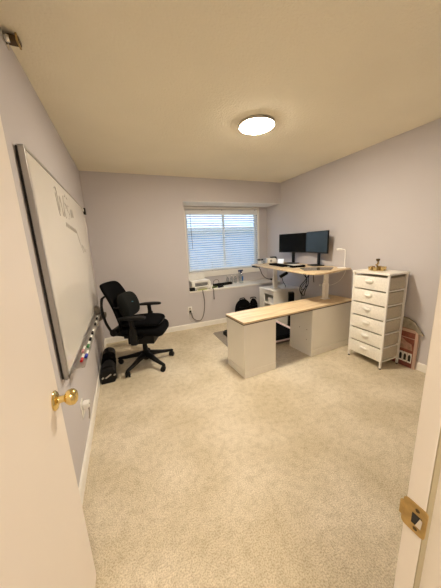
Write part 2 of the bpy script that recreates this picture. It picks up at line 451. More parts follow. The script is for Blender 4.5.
c1 = MB(); c1.box(BX0, BX1+.022, BY1-.03, BY1+.030, BZ1-.075, BZ1-.002); c1.build('corner_clip', 'black', wb, room=True, bevel=.005)
MB().box(BX1, BX1+.008, BY1-.075, BY1-.032, BZ1-.045, BZ1-.015).build('clip_pad', 'paper', wb, room=True, bevel=.003)
ink = MB(); ix = BX1+.0008
def stroke(pts, r=.0032): ink.tube([(ix, y, z) for y, z in pts], r, 5)
# W e l c ... as it reads, very faint
stroke([(1.94, 1.825), (1.985, 1.83), (2.01, 1.69), (2.07, 1.80), (2.12, 1.665), (2.20, 1.825)])
stroke([(1.95, 1.80), (1.97, 1.70), (1.995, 1.66)])
stroke([(2.17, 1.72), (2.24, 1.735), (2.25, 1.77), (2.20, 1.775), (2.17, 1.71), (2.20, 1.665), (2.26, 1.675)])
stroke([(2.36, 1.77), (2.30, 1.775), (2.30, 1.735), (2.36, 1.715), (2.35, 1.675), (2.29, 1.67)])
stroke([(2.42, 1.69), (2.44, 1.76), (2.47, 1.70), (2.50, 1.765), (2.53, 1.70)])
stroke([(2.26, 1.83), (2.30, 1.85)]); stroke([(2.33, 1.835), (2.36, 1.825)])
for q in range(7):
    y0 = 2.14+q*.062; z0 = 1.615-.004*q
    stroke([(y0, z0-.018), (y0+.016, z0+.016), (y0+.032, z0-.018), (y0+.05, z0+.008)], .0026)
for q in range(6):
    y0 = 2.56+q*.03; z0 = 1.60-q*.028
    stroke([(y0, z0), (y0+.02, z0-.006), (y0+.024, z0-.026)], .0026)
stroke([(2.78, 1.43), (2.84, 1.46), (2.88, 1.42), (2.84, 1.39), (2.78, 1.42), (2.80, 1.47)])
stroke([(2.92, 1.40), (2.97, 1.43), (3.0, 1.39)])
ink.build('handwriting', 'ink', wb, room=True)
# taupe corner bracket at the far bottom corner of the board
MY = Matrix(((1,0,0,0),(0,0,1,0),(0,1,0,0),(0,0,0,1)))
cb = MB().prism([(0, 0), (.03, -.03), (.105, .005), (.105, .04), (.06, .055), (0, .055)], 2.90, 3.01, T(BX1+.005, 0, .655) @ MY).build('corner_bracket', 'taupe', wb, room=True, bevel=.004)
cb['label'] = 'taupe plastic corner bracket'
MB().prism([(0, .056), (.055, .056), (.035, .125), (0, .13)], 2.905, 3.005, T(BX1+.005, 0, .655) @ MY).build('bracket_shade', 'taupelight', cb, room=True, bevel=.004)  # taupe wedge stands in for the wall shadow above the bracket

# markers lying along the tray
def marker(y, z, x, cap, body, label, yaw=0):
    r = thing('marker', label, 'marker', (x, y, z), yaw, 'markers in the whiteboard tray')
    mx = Rt(-PI/2, 'X')
    MB().lathe([(0, -.065), (.006, -.064), (.008, -.058), (.0085, .02), (.0085, .03), (0, .03)], 12, mx).build('barrel', body, r)
    MB().lathe([(0, -.073), (.0085, -.072), (.0092, -.066), (.0092, -.03), (0, -.03)], 12, mx).build('cap', cap, r)
    return r
tz = BZ0-.017+.0095
marker(1.745, tz, -.325, 'red', 'plastic', 'red-capped marker at the near end of the tray')
marker(1.80, tz, -.305, 'blue', 'plastic', 'blue-capped marker beside the red one in the tray')
marker(1.90, tz, -.337, 'pink', 'plastic', 'pink-capped white marker behind the red one in the tray')
marker(1.985, tz, -.315, 'green', 'plastic', 'green-capped marker in the whiteboard tray')
marker(2.13, tz, -.315, 'black', 'plastic', 'black-capped marker directly beyond the green one in the tray')
marker(2.29, tz, -.315, 'black', 'plastic', 'second black-capped marker beyond the green one in the tray')
marker(2.55, tz, -.315, 'black', 'plastic', 'black-capped marker mid-tray after the gap')
marker(2.75, tz, -.318, 'black', 'plastic', 'black-capped marker nearest the far end of the tray')

# left wall outlet with an adapter plugged in
ot = thing('wall_outlet', 'white outlet low on the left wall by the door knob', 'outlet', (XL, 1.765, .325), 0)
MB().box(0, .006, -.037, .037, -.06, .06).build('cover_plate', 'plastic', ot, bevel=.003)
MB().box(.006, .008, -.018, .018, -.045, -.012).build('socket', 'paper', ot)
ad = thing('power_adapter', 'white adapter with short cable plugged into the left wall outlet', 'adapter', (XL+.0085, 1.765, .335))
MB().box(.0, .042, -.024, .034, -.004, .030).build('body', 'plastic', ad, bevel=.005)
MB().tube([(.036, -.01, -.003), (.036, -.012, -.04), (.028, -.02, -.09)], [.006, .003], 8).build('cable', 'taupelight', ad)
MB().box(.0425, .0435, -.006, .006, .010, .018).build('indicator', 'black', ad)

# ------------------------------------------------------------------ office chair
CH = (.130, 2.903, 0); CA = math.radians(-23)
ch = thing('office_chair', 'black mesh office swivel chair by the whiteboard corner', 'office chair', CH, CA)
def rrect(w, hgt, n=6, e=.45):   # superellipse outline
    o = []
    for k in range(4*n):
        a = 2*PI*k/(4*n); c, s_ = math.cos(a), math.sin(a)
        o.append((w*math.copysign(abs(c)**e, c), hgt*math.copysign(abs(s_)**e, s_)))
    return o
for k in range(5):
    a = math.radians(-109+72*k)
    ex, ey = .338*math.cos(a), .338*math.sin(a)
    lg = MB(); secs = []
    dv = Vector((math.cos(a), math.sin(a), 0)); sd = Vector((-math.sin(a), math.cos(a), 0))
    for tt, z, w_, h_ in ((.02, .135, .036, .034), (.12, .118, .030, .026), (.24, .092, .023, .018), (.343, .078, .018, .013), (.356, .075, .010, .008)):
        secs.append([tuple(dv*tt+sd*u+Vector((0, 0, z+v))) for u, v in rrect(w_, h_, 3, .6)])
    lg.loft(secs); lg.build('base_leg', 'black', ch)
    cs = MB()
    ca = a+.7
    for s_ in (-1, 1):
        mx = T(ex-.012*math.cos(ca), ey-.012*math.sin(ca), .030) @ Rt(ca, 'Z') @ T(0, s_*.017, 0) @ Rt(PI/2, 'X')
        cs.lathe([(0, -.011), (.026, -.011), (.0295, -.006), (.0295, .006), (.026, .011), (0, .011)], 18, mx)
    cs.blob((ex-.006*math.cos(ca), ey-.006*math.sin(ca), .044), (.026, .026, .022), 12, 8)
    cs.tube([(ex, ey, .05), (ex, ey, .08)], .009, 8)
    cs.build('caster', 'black', ch)
gl = MB(); gl.lathe([(0, .06), (.030, .06), (.034, .075), (.045, .10), (.045, .165), (.034, .175), (.027, .18), (.027, .29), (.018, .295), (.018, .40), (0, .40)], 20); gl.build('gas_lift', 'black', ch)
mc = MB(); mc.box(-.20, .14, -.10, .10, .345, .432); mc.box(-.13, .17, -.16, .16, .295, .43); mc.tube([(.05, -.10, .40), (.06, -.25, .395)], .008); mc.build('tilt_mechanism', 'black', ch, bevel=.025)
# seat: rounded pad with waterfall front
def slab(sections, n=5, e=.5):
    m_ = MB(); secs = []
    for x, w_, zc, hz in sections:
        secs.append([(x, u, zc+v) for u, v in rrect(w_, hz, n, e)])
    m_.loft(secs); return m_
slab([(-.215, .17, .462, .018), (-.20, .215, .462, .032), (-.08, .245, .458, .042), (.10, .252, .456, .044), (.20, .245, .448, .052), (.255, .225, .434, .050), (.280, .18, .424, .034), (.288, .12, .42, .015)]).build('seat', 'blackmesh', ch, sub=1)
# backrest: lofted up a curved profile
def back(profile, thick_axis=True):
    m_ = MB(); secs = []
    for (x, z, w_, th) in profile:
        pts = []
        for u, v in rrect(w_, th, 5, .55):
            pts.append((x+v+.06*(u/.24)**2, u, z))
        secs.append(pts)
    m_.loft(secs); return m_
back([(-.205, .475, .15, .012), (-.208, .49, .19, .02), (-.22, .56, .215, .024), (-.235, .64, .232, .026), (-.262, .74, .236, .026), (-.300, .84, .234, .026), (-.336, .91, .232, .026), (-.364, .97, .222, .025), (-.376, 1.000, .195, .02), (-.380, 1.010, .15, .010)]).build('backrest', 'blackmesh', ch, sub=1)
bf = MB()
for s_ in (-1, 1):
    bf.tube([(-.335, s_*.205, .86), (-.338, s_*.222, .81), (-.342, s_*.222, .74), (-.332, s_*.215, .62), (-.305, s_*.20, .52), (-.265, s_*.17, .43), (-.16, s_*.08, .395)], .015, 8)
bf.tube([(-.335, -.205, .86), (-.355, 0, .87), (-.335, .205, .86)], .012, 8)
bf.tube([(-.27, -.19, .455), (-.275, 0, .445), (-.27, .19, .455)], .042, 10); bf.tube([(-.29, -.14, .44), (-.18, -.10, .40)], .03, 8); bf.tube([(-.29, .14, .44), (-.18, .10, .40)], .03, 8)
bf.build('back_frame', 'black', ch)
for s_ in (-1, 1):
    ar = MB()
    y = s_*.315
    ar.tube([(.01, s_*.10, .405), (.01, s_*.24, .395), (.01, s_*.30, .41), (.008, y, .47), (.004, y, .56), (0, y, .645)], [.026, .026], 10)
    secs = []
    for z, a_, b_ in ((.355, .028, .015), (.362, .038, .022), (.50, .036, .021), (.555, .032, .019), (.56, .024, .014)):
        secs.append([(.008+u, y+v, z) for u, v in rrect(a_, b_, 4, .5)])
    ar.loft(secs)
    am = ar.build('armrest', 'black', ch)
    pd = MB(); secs = []
    for x, w_, hz, zc in ((-.135, .018, .006, .655), (-.13, .034, .012, .656), (-.06, .045, .016, .660), (.06, .047, .016, .663), (.13, .040, .015, .662), (.155, .028, .011, .659), (.162, .012, .005, .657)):
        secs.append([(x, y+u, zc+v) for u, v in rrect(w_, hz, 4, .55)])
    pd.loft(secs); pd.build('arm_pad', 'black', am)
for c_ in ch.children:
    if c_.name.split('.')[0] not in ('base_leg', 'caster', 'gas_lift'): c_.data.transform(T(0, 0, .028))
    for g_ in c_.children: g_.data.transform(T(0, 0, .028))
# seat cushion lying on the seat
sc = thing('seat_cushion', 'thick black cushion lying on the seat of the office chair', 'cushion', (CH[0], CH[1], .528), CA)
m_ = MB(); secs = []
for x, w_, zc, hz in ((-.20, .15, .026, .012), (-.185, .19, .028, .026), (-.06, .215, .030, .031), (.10, .22, .030, .031), (.18, .21, .027, .030), (.235, .185, .024, .022), (.245, .14, .022, .010)):
    secs.append([(x, u, zc+v+.012*(u/.2)**2) for u, v in rrect(w_, hz, 5, .5)])
m_.loft(secs); m_.build('pad', 'blackcloth', sc, sub=1)
MB().tube([(.244, -.15, .026), (.252, 0, .020), (.244, .15, .026)], .004, 6).build('piping', 'black', sc)
# lumbar pillow strapped to the backrest
lp = thing('lumbar_pillow', 'charcoal lumbar support pillow leaning on the office chair backrest', 'cushion', (CH[0], CH[1], .598), CA)
m_ = MB(); secs = []
ax = Vector((-.075, 0, .30)).normalized()
for t_, w_, th in ((-.005, .09, .02), (.01, .165, .040), (.06, .185, .058), (.14, .195, .066), (.22, .190, .058), (.275, .165, .038), (.292, .09, .02)):
    c_ = Vector((-.112, 0, .03))+ax*t_
    secs.append([(c_.x+v+.075*(u/.2)**2*.5, u-.02, c_.z+v*.22) for u, v in rrect(w_, th, 5, .42)])
m_.loft(secs); m_.build('pillow_body', 'charcoal', lp, sub=1)
lg = MB(); lg.box(-.0, .002, -.022, .022, .0, .006, T(-.071, -.035, .207) @ Rt(math.radians(-13), 'Y') @ Rt(math.radians(-12), 'X'))
lg.build('logo_mark', 'teal', lp)
MB().tube([(-.155, -.21, .19), (-.20, -.235, .19), (-.262, -.10, .19)], .008, 6).build('strap', 'black', lp)

# dumbbell by the wall
db = thing('adjustable_dumbbell', 'black lumpy adjustable dumbbell lying on carpet along the left wall', 'dumbbell', (-.288, 2.625, 0), math.radians(1.5))
fb = MB(); fb.prism([(-.078, .0), (.056, .0), (.080, .04), (.080, .118), (.054, .150), (-.054, .142), (-.078, .105)], 0, .075, Matrix(((1,0,0,0),(0,0,1,0),(0,1,0,0),(0,0,0,1)))); fb.build('end_block', 'black', db, bevel=.008)
MB().box(-.034, .034, -.004, 0, -.007, .007, T(.0, 0, .082) @ Rt(math.radians(-30), 'Y')).build('slot', 'silver', db)
for x, z in ((-.055, .072), (.064, .085)):
    MB().box(-.012, .012, -.004, 0, -.008, .008, T(x, 0, z) @ Rt(math.radians(-35), 'Y')).build('slot', 'silver', db)
def disc(y0, y1, r, zc):
    q = MB(); mx = T(0, y0, zc) @ Rt(-PI/2, 'X')
    Lh = y1-y0
    q.lathe([(0, 0), (r-.012, 0), (r, .012), (r, Lh-.012), (r-.012, Lh), (0, Lh)], 20, mx)
    return q
disc(.075, .23, .080, .084).build('weight_plate', 'black', db)
disc(.23, .29, .060, .092).build('weight_plate', 'black', db)
disc(.29, .42, .082, .086).build('weight_plate', 'blackcloth', db)
disc(.42, .48, .058, .090).build('weight_plate', 'blackcloth', db)
disc(.48, .66, .078, .080).build('end_cap', 'black', db)

# ------------------------------------------------------------------ credenza
CR = (1.06, 2.052, 0); CRA = math.radians(4.2)
cr = thing('credenza', 'low white double-pedestal credenza with pale oak top against the right wall', 'desk', CR, CRA)
W_, D_ = 1.70, .375
MB().box(-.006, W_, -.006, D_+.006, .608, .628).build('worktop', 'wood', cr, bevel=.0015)
MB().box(-.007, W_+.0005, -.0075, D_+.0065, .598, .6085).build('edge_band', 'edge', cr)
def pedestal(x0, x1, nm):
    p_ = MB(); p_.box(x0, x1, 0, D_, .078, .598)
    o = p_.build(nm, 'white', cr, bevel=.002)
    q = MB(); q.box(x0-.002, x1+.002, -.003, D_+.002, 0, .076); q.build('plinth', 'white', o)
    return o
p1 = pedestal(0, .412, 'pedestal'); p2 = pedestal(.962, W_-.002, 'pedestal')
MB().box(.415, .960, D_-.018, D_-.002, .535, .598).build('modesty_rail', 'white', cr)
for y, z in ((.08, .33), (.08, .20), (.20, .33)):
    MB().lathe([(0, 0), (.006, 0), (.006, .003), (0, .003)], 10, T(.9625, y, z) @ Rt(-PI/2, 'Y')).build('screw_cap', 'taupelight', p2)
MB().box(.413, .4135, .02, .024, .09, .57).build('panel_seam', 'taupelight', p1)

# ------------------------------------------------------------------ standing desk with fixed left cabinet
sd = thing('standing_desk', 'pale oak standing desk on two white columns in the right corner', 'desk', (2.42, 2.95, 0))
outline = [(2.035, 2.20), (2.065, 2.145), (2.12, 2.125), (2.26, 2.135), (2.50, 2.20), (2.775, 2.262), (2.775, 3.76), (2.125, 3.76), (2.115, 3.62), (2.075, 3.22), (2.045, 2.88), (2.03, 2.60), (2.022, 2.36), (2.024, 2.26)]
dt = MB(); dt.prism(outline, 1.010, 1.031); o = dt.build('desktop', 'wood', sd, room=True, bevel=.003)
MB().box(2.28, 2.62, 2.30, 3.50, .982, 1.0095).build('crossbar', 'white', sd, room=True, bevel=.004)
def column(x, y, z0):
    q = MB(); q.box(x-.034, x+.034, y-.026, y+.026, z0+.013, .84); q.box(x-.029, x+.029, y-.021, y+.021, .84, .99)
    o = q.build('column', 'whitemetal', sd, room=True, bevel=.006)
    return o
c1_ = column(2.33, 3.33, .622); column(2.465, 2.375, .628)
fo = MB(); secs = []
fo.prism([(2.18, 3.20), (2.50, 3.20), (2.50, 3.46), (2.18, 3.46)], .6225, .640)
fo.box(2.26, 2.40, 3.27, 3.39, .640, .655)
fo.build('foot_plate', 'whitemetal', sd, room=True, bevel=.008)
MB().box(2.415, 2.515, 2.335, 2.415, .6285, .640).build('foot_plate', 'whitemetal', sd, room=True, bevel=.004)
hc = MB(); hc.box(2.10, 2.20, 3.56, 3.70, .985, 1.009); hc.build('hand_controller', 'black', sd, room=True, bevel=.006)
lc = thing('open_cabinet', 'white open-front cabinet under the far end of the standing desk', 'cabinet', (2.5, 3.45, 0))
k = MB(); k.box(2.225, 2.775, 3.205, 3.228, 0, .595); k.build('side_panel', 'white', lc, room=True, bevel=.003)
k = MB(); k.box(2.225, 2.775, 3.637, 3.66, 0, .595); k.build('side_panel', 'white', lc, room=True, bevel=.003)
k = MB(); k.box(2.215, 2.785, 3.195, 3.67, .596, .6215); k.build('top_panel', 'white', lc, room=True, bevel=.010)
k = MB(); k.box(2.755, 2.775, 3.229, 3.636, 0, .595); k.build('back_panel', 'white', lc, room=True)
k = MB(); k.box(2.225, 2.243, 3.50, 3.636, 0, .595); k.box(2.225, 2.243, 3.229, 3.50, .54, .595); k.build('front_panel', 'white', lc, room=True, bevel=.002)
k = MB(); k.box(2.245, 2.754, 3.229, 3.636, .36, .378); k.build('shelf', 'white', lc, room=True)
bx = thing('white_box', 'small white box on the shelf inside the open cabinet', 'box', (2.33, 3.38, .3785))
MB().box(-.06, .06, -.07, .07, 0, .085).build('carton', 'paper', bx, bevel=.003)
MB().box(-.062, .062, -.072, .072, .0855, .10).build('lid', 'paper', bx, bevel=.002)

# cables and adapter under the desk
cbn = thing('cable_bundle', 'tangle of black cables hanging beneath the standing desk', 'cables', (2.62, 2.75, .98))
for k_, pts in enumerate([
    [(2.47, 2.84, .98), (2.50, 2.80, .90), (2.50, 2.77, .82), (2.46, 2.76, .72), (2.42, 2.78, .64), (2.44, 2.77, .60)],
    [(2.57, 2.74, .98), (2.52, 2.76, .90), (2.47, 2.78, .82), (2.40, 2.78, .76), (2.375, 2.77, .70), (2.40, 2.76, .63), (2.45, 2.75, .61)],
    [(2.56, 2.76, .98), (2.51, 2.75, .88), (2.50, 2.74, .78), (2.47, 2.76, .68), (2.45, 2.76, .61)],
    [(2.42, 2.84, .98), (2.46, 2.80, .92), (2.49, 2.76, .84), (2.42, 2.74, .78), (2.38, 2.75, .72), (2.43, 2.76, .70), (2.50, 2.75, .76)],
    [(2.58, 2.72, .98), (2.56, 2.70, .88), (2.58, 2.71, .80)]]):
    MB().tube(pts, .0065 if k_ < 3 else .0045, 7).build('cable', 'black', cbn, room=True)
pa = thing('power_brick', 'black power adapter hanging under the far end of the standing desk', 'adapter', (2.435, 3.24, .868), math.radians(-20))
MB().box(-.07, .07, -.026, .026, -.022, .022, Rt(math.radians(-28), 'Y')).build('body', 'black', pa, bevel=.006)
MB().tube([(.055, 0, .03), (.09, 0, .06), (.085, 0, .112)], .005, 7).build('cable', 'black', pa)
MB().tube([(-.03, 0, -.03), (.0, .02, -.12), (.05, .06, -.19), (.05, .07, -.225)], .005, 7).build('cable', 'black', pa)
dc = thing('desk_cable', 'black cable looping from the desk controller to the far column', 'cable', (2.2, 3.62, .98))
MB().tube([(2.18, 3.60, .98), (2.20, 3.58, .94), (2.22, 3.55, .86), (2.25, 3.48, .80), (2.292, 3.38, .79)], .006, 7).build('cord', 'black', dc, room=True)
MB().box(2.285, 2.2955, 3.36, 3.40, .775, .805).build('clip', 'black', dc, room=True)
lcord = thing('lamp_cord', 'thin white cord drooping from the small white lamp under the desk', 'cord', (2.70, 2.4, .98))
MB().tube([(2.752, 2.32, 1.03), (2.756, 2.34, .95), (2.76, 2.42, .84), (2.75, 2.56, .76), (2.72, 2.72, .74)], .003, 6).build('cable', 'plastic', lcord, room=True)
MB().box(2.71, 2.735, 2.71, 2.74, .725, .755).build('plug', 'plastic', lcord, room=True, bevel=.003)

# ------------------------------------------------------------------ monitors
def monitor(P, Q, z0, z1, scr, label):
    P, Q = Vector((*P, 0)), Vector((*Q, 0)); c_ = (P+Q)/2; d_ = (Q-P); wd = d_.length
    ang = math.atan2(d_.y, d_.x)            # local x runs along the panel, local -y is the screen side
    r = thing('monitor', label, 'monitor', (c_.x, c_.y, 1.0315), ang, 'monitors on the standing desk')
    h0, h1 = z0-1.0315, z1-1.0315
    k = MB(); k.box(-wd/2, wd/2, 0, .022, h0, h1); k.box(-wd*.36, wd*.36, .022, .045, h0+.05, h1-.08)
    k.build('housing', 'black', r, bevel=.003)
    MB().box(-wd/2+.007, wd/2-.007, -.002, 0, h0+.018, h1-.008).build('screen', scr, r)
    k = MB(); k.box(-.028, .028, .046, .062, .012, h0+.16); k.build('stand_neck', 'black', r, bevel=.004)
    k = MB(); secs = []
    k.prism([(u, v-.0) for u, v in [(-.11, -.06), (-.09, -.08), (.09, -.08), (.11, -.06), (.11, .075), (.09, .09), (-.09, .09), (-.11, .075)]], 0, .011)
    k.build('stand_base', 'black', r, bevel=.003)
    return r
monitor((2.60, 3.600), (2.735, 3.080), 1.217, 1.528, 'screen', 'left of the two black monitors with plain dark screen, nearer the window')
monitor((2.737, 3.072), (2.640, 2.545), 1.217, 1.534, 'screen2', 'right of the two black monitors with greyish screen, nearer the white drawers')

# ------------------------------------------------------------------ things on the standing desk
DZ = 1.0315
kb = thing('keyboard', 'long black keyboard on the standing desk before the monitors', 'keyboard', (2.315, 3.19, DZ), math.radians(-97))
MB().prism([(-.225, -.075), (.225, -.075), (.225, .075), (-.225, .075)], 0, .014).build('case', 'blackcloth', kb, bevel=.005)
ks = MB()
for rr in range(5):
    for cc in range(16): ks.box(-.215+cc*.027, -.215+cc*.027+.023, -.062+rr*.025, -.062+rr*.025+.021, .0145, .022)
ks.build('keys', 'blackcloth', kb)
mo = thing('tray_case', 'flat black case beside the keyboard with papers on top', 'case', (2.36, 2.87, DZ), math.radians(-95))
MB().prism([(-.085, -.11), (.085, -.11), (.10, -.09), (.10, .10), (.085, .12), (-.10, .12), (-.10, -.09)], 0, .026).build('shell', 'blackcloth', mo, bevel=.007)
MB().box(-.03, .03, -.1135, -.1095, .008, .018).build('clasp', 'greyplastic', mo)
pp = MB(); pp.box(-.10, .10, -.07, .07, 0, .004, Rt(.3, 'Z')); o = pp.build('paper_pad', 'paper'); o.location = (2.50, 2.98, DZ+.001)
tag(o, 'white paper pad lying between keyboard and right monitor', 'paper')
pp = MB(); pp.box(-.07, .07, -.10, .10, 0, .003, Rt(-.2, 'Z')); o = pp.build('paper_sheet', 'paper'); o.location = (2.37, 2.89, DZ+.0285)
tag(o, 'white paper lying on the flat black case', 'paper')
dm = MB(); dm.prism([(2.14, 2.42), (2.42, 2.255), (2.64, 2.42), (2.62, 2.47), (2.46, 2.62), (2.30, 2.70)], DZ, DZ+.004); o = dm.build('desk_mat', 'deskmat', bevel=.001)
tag(o, 'dark glossy desk mat at the near end of the standing desk', 'mat')
lmp = thing('desk_lamp', 'small slim white lamp on the desk corner beside the white drawers', 'lamp', (2.675, 2.325, DZ))
MB().lathe([(0, 0), (.05, 0), (.052, .004), (.050, .010), (.012, .014), (0, .014)], 24).build('base', 'plastic', lmp)
MB().tube([(.03, -.015, .012), (.034, -.016, .12), (.032, -.014, .225), (.020, .0, .242), (.0, .02, .243)], .0055, 8).build('stem', 'plastic', lmp)
MB().tube([(.008, .012, .245), (-.012, .045, .246), (-.025, .07, .243)], [.011, .013], 10, smooth=False).build('lamp_head', 'plastic', lmp)
cm = thing('label_printer', 'white desk gadget with a black top at the far end of the standing desk', 'gadget', (2.46, 3.63, DZ), math.radians(-20))
slab([(-.085, .05, .05, .035), (-.08, .058, .05, .046), (.05, .06, .05, .048), (.075, .055, .048, .040), (.08, .045, .048, .03)], 4, .4).build('body', 'plastic', cm)
MB().box(-.06, .05, -.05, .05, 0, .004).build('base', 'black', cm)
MB().box(-.02, .085, -.03, .03, .098, .118).build('top_unit', 'black', cm, bevel=.005)
MB().box(.06, .10, -.02, .02, .06, .098).build('arm', 'black', cm, bevel=.004)
MB().lathe([(0, 0), (.02, 0), (.02, .006), (0, .006)], 16, T(-.02, -.0665, .05) @ Rt(PI/2, 'X') @ T(0, 0, -.006)).build('dial', 'greyplastic', cm)
ph = thing('phone', 'small bright blue-white phone screen propped up beside the left monitor', 'phone', (2.535, 3.47, DZ), math.radians(-62))
mxp = Rt(math.radians(-20), 'X')
MB().box(-.055, .055, 0, .008, .001, .085, mxp @ Matrix.Shear('XY', 4, (0, 0)) ).build('body', 'plastic', ph, bevel=.002)
MB().box(-.050, .050, -.001, 0, .006, .08, mxp).build('screen', 'phone', ph)
MB().box(-.02, .02, .012, .05, .0, .006).build('prop_stand', 'black', ph)
wc = thing('webcam', 'small black-topped white webcam at the left far corner of the desk', 'webcam', (2.275, 3.70, DZ), math.radians(-10))
MB().box(-.035, .035, -.025, .025, 0, .008).build('foot', 'plastic', wc, bevel=.003)
MB().tube([(0, 0, .006), (0, 0, .060)], .014, 10).build('post', 'plastic', wc)
MB().box(-.05, .05, -.022, .022, .058, .085).build('head', 'black', wc, bevel=.007)
MB().lathe([(0, 0), (.010, 0), (.010, .004), (0, .004)], 14, T(0, -.022, .071) @ Rt(PI/2, 'X')).build('lens', 'greyplastic', wc)
def glassware(x, y, z, r, hgt, label, grp, name='drinking_glass', cat='glass'):
    g = thing(name, label, cat, (x, y, z), 0, grp)
    MB().lathe([(0, 0), (r*.85, 0), (r, .006), (r, hgt*.62), (r*.55, hgt*.80), (r*.5, hgt*.96), (r*.42, hgt*.96), (r*.46, hgt*.80), (r*.9, hgt*.6), (r*.88, .012), (0, .012)], 18).build('bottle_body', 'clear', g)
    MB().lathe([(r*.53, hgt*.93), (r*.56, hgt*.94), (r*.56, hgt*1.04), (0, hgt*1.04)], 14).build('cap', 'paper', g)
    return g
gj = thing('glass_tumbler', 'clear glass tumbler between the webcam and the white gadget', 'glass', (2.345, 3.69, DZ))
MB().lathe([(0, 0), (.026, 0), (.031, .09), (.028, .09), (.023, .008), (0, .008)], 18).build('bowl', 'clear', gj)
MB().lathe([(.0265, .002), (.0275, .002), (.029, .04), (.028, .04)], 18).build('rim_band', 'clearblue', gj)

# ------------------------------------------------------------------ things on the window seat
pr = thing('printer', 'white inkjet printer with paper feed raised on the window seat', 'printer', (1.215, 4.0, SZ+.0005), math.radians(3))
k = MB(); k.box(-.175, .175, -.10, .13, .006, .055); k.box(-.175, .175, -.06, .13, .055, .150); k.box(-.175, -.12, -.10, -.06, .055, .13); k.box(.13, .175, -.10, -.06, .055, .13)
k.build('body', 'plastic', pr, bevel=.006)
MB().box(-.118, .128, -.0625, -.0605, .058, .120).build('output_slot', 'greyplastic', pr)
MB().box(-.112, .122, -.066, -.0628, .086, .094).build('slot_flap', 'black', pr)
MB().box(-.112, .122, -.064, -.0628, .062, .070).build('slot_flap', 'black', pr)
MB().box(-.16, .16, -.0, .006, 0, .105, T(-.02, .105, .15) @ Rt(math.radians(-14), 'X')).build('paper_feed', 'paper', pr, bevel=.002)
MB().box(-.10, .10, -.10, .0, 0, .004, T(0, -.066, .057)).build('output_tray', 'plastic', pr)
for x in (-.15, .15):
    for y in (-.08, .10): MB().lathe([(0, 0), (.012, 0), (.012, .0055), (0, .0055)], 10, T(x, y, 0)).build('foot', 'black', pr)
ab = thing('power_adapter', 'black adapter block at the left front corner of the window seat', 'adapter', (1.04, 3.865, SZ+.0005))
MB().box(-.048, .042, -.022, .028, 0, .058).build('body', 'black', ab, bevel=.006)
MB().tube([(.03, -.012, .01), (.055, -.012, .008), (.075, -.010, .006)], .004, 6).build('cable', 'black', ab)
pn = MB(); pn.tube([(0, 0, .006), (.17, .012, .006)], .006, 8); o = pn.build('highlighter', 'lime'); o.location = (1.13, 3.862, SZ+.0005)
tag(o, 'lime green pen lying before the white printer', 'pen')
lm = thing('lime_case', 'lime and black pouch right of the printer on the window seat', 'pouch', (1.47, 3.925, SZ+.0005), .1)
MB().blob((0, 0, .015), (.055, .03, .015), 16, 8, e=.8).build('pouch_body', 'lime', lm)
MB().box(-.05, .02, -.034, -.01, .0125, .0305).build('flap', 'black', lm, bevel=.004)
stp = thing('stapler', 'small black stapler next to the lime pouch on the window seat', 'stapler', (1.575, 3.90, SZ+.0005), .2)
MB().box(-.055, .055, -.018, .018, 0, .010).build('base', 'black', stp, bevel=.003)
MB().box(-.055, .052, -.014, .014, .012, .032, Rt(math.radians(-6), 'Y')).build('arm', 'black', stp, bevel=.006)
bt_ = thing('black_tray', 'long shallow black tray lying between printer and clear bottles', 'tray', (1.69, 4.09, SZ+.0005), math.radians(8))
k = MB(); k.box(-.19, .19, -.035, .035, 0, .008); k.box(-.19, .19, -.035, -.03, .008, .04); k.box(-.19, .19, .03, .035, .008, .04); k.box(-.19, -.185, -.03, .03, .008, .04); k.box(.185, .19, -.03, .03, .008, .04)
k.build('tray_body', 'black', bt_)
MB().box(-.15, .10, -.024, .024, .009, .036).build('liner', 'charcoal', bt_)
hd = thing('headset_band', 'thin dark curved wire band standing behind the black tray', 'headband', (1.58, 4.15, SZ+.0005))
MB().tube([(-.05, 0, .006), (-.055, 0, .05), (-.03, .0, .095), (.02, 0, .11), (.055, 0, .08), (.06, 0, .02), (.06, 0, .005)], .005, 8).build('band', 'greycord', hd)
for s_ in (-.05, .06): MB().blob((s_, 0, .022), (.009, .016, .02), 12, 8).build('ear_pad', 'black', hd)
gb = [(1.83, 4.17), (1.905, 4.145), (1.985, 4.155)]
gl0 = glassware(gb[0][0], gb[0][1], SZ+.0005, .030, .155, 'leftmost of three clear bottles on the window seat, beside the black tray', 'clear bottles on the window seat', 'clear_bottle', 'bottle')
dup(gl0, (gb[1][0], gb[1][1], SZ+.0005), 0, 'middle one of three clear bottles on the window seat')
dup(gl0, (gb[2][0], gb[2][1], SZ+.0005), 0, 'rightmost of three clear bottles, next to the blue spray bottle')
sp = thing('spray_bottle', 'clear spray bottle with blue label and navy trigger on window seat', 'spray bottle', (2.085, 4.10, SZ+.0005))
MB().lathe([(0, 0), (.040, 0), (.043, .006), (.043, .125), (.034, .155), (.016, .18), (.015, .20), (0, .20)], 20).build('bottle_body', 'clearblue', sp)
lb = MB()
v = []; fcs = []
for i in range(13):
    a = math.radians(-100+i*10)
    for z in (.05, .13): v.append((.0438*math.cos(a), .0438*math.sin(a), z))
for i in range(12): fcs.append((2*i, 2*i+2, 2*i+3, 2*i+1))
lb.add(v, fcs); lb.build('label', 'bluelabel', sp)
k = MB(); k.lathe([(0, .195), (.017, .195), (.017, .225), (0, .225)], 14); k.box(-.055, .04, -.012, .012, .225, .255); k.box(-.06, -.052, -.006, .006, .232, .248); k.box(-.045, -.035, -.006, .006, .175, .228, T(0, 0, 0))
k.build('trigger_head', 'navy', sp, bevel=.003)
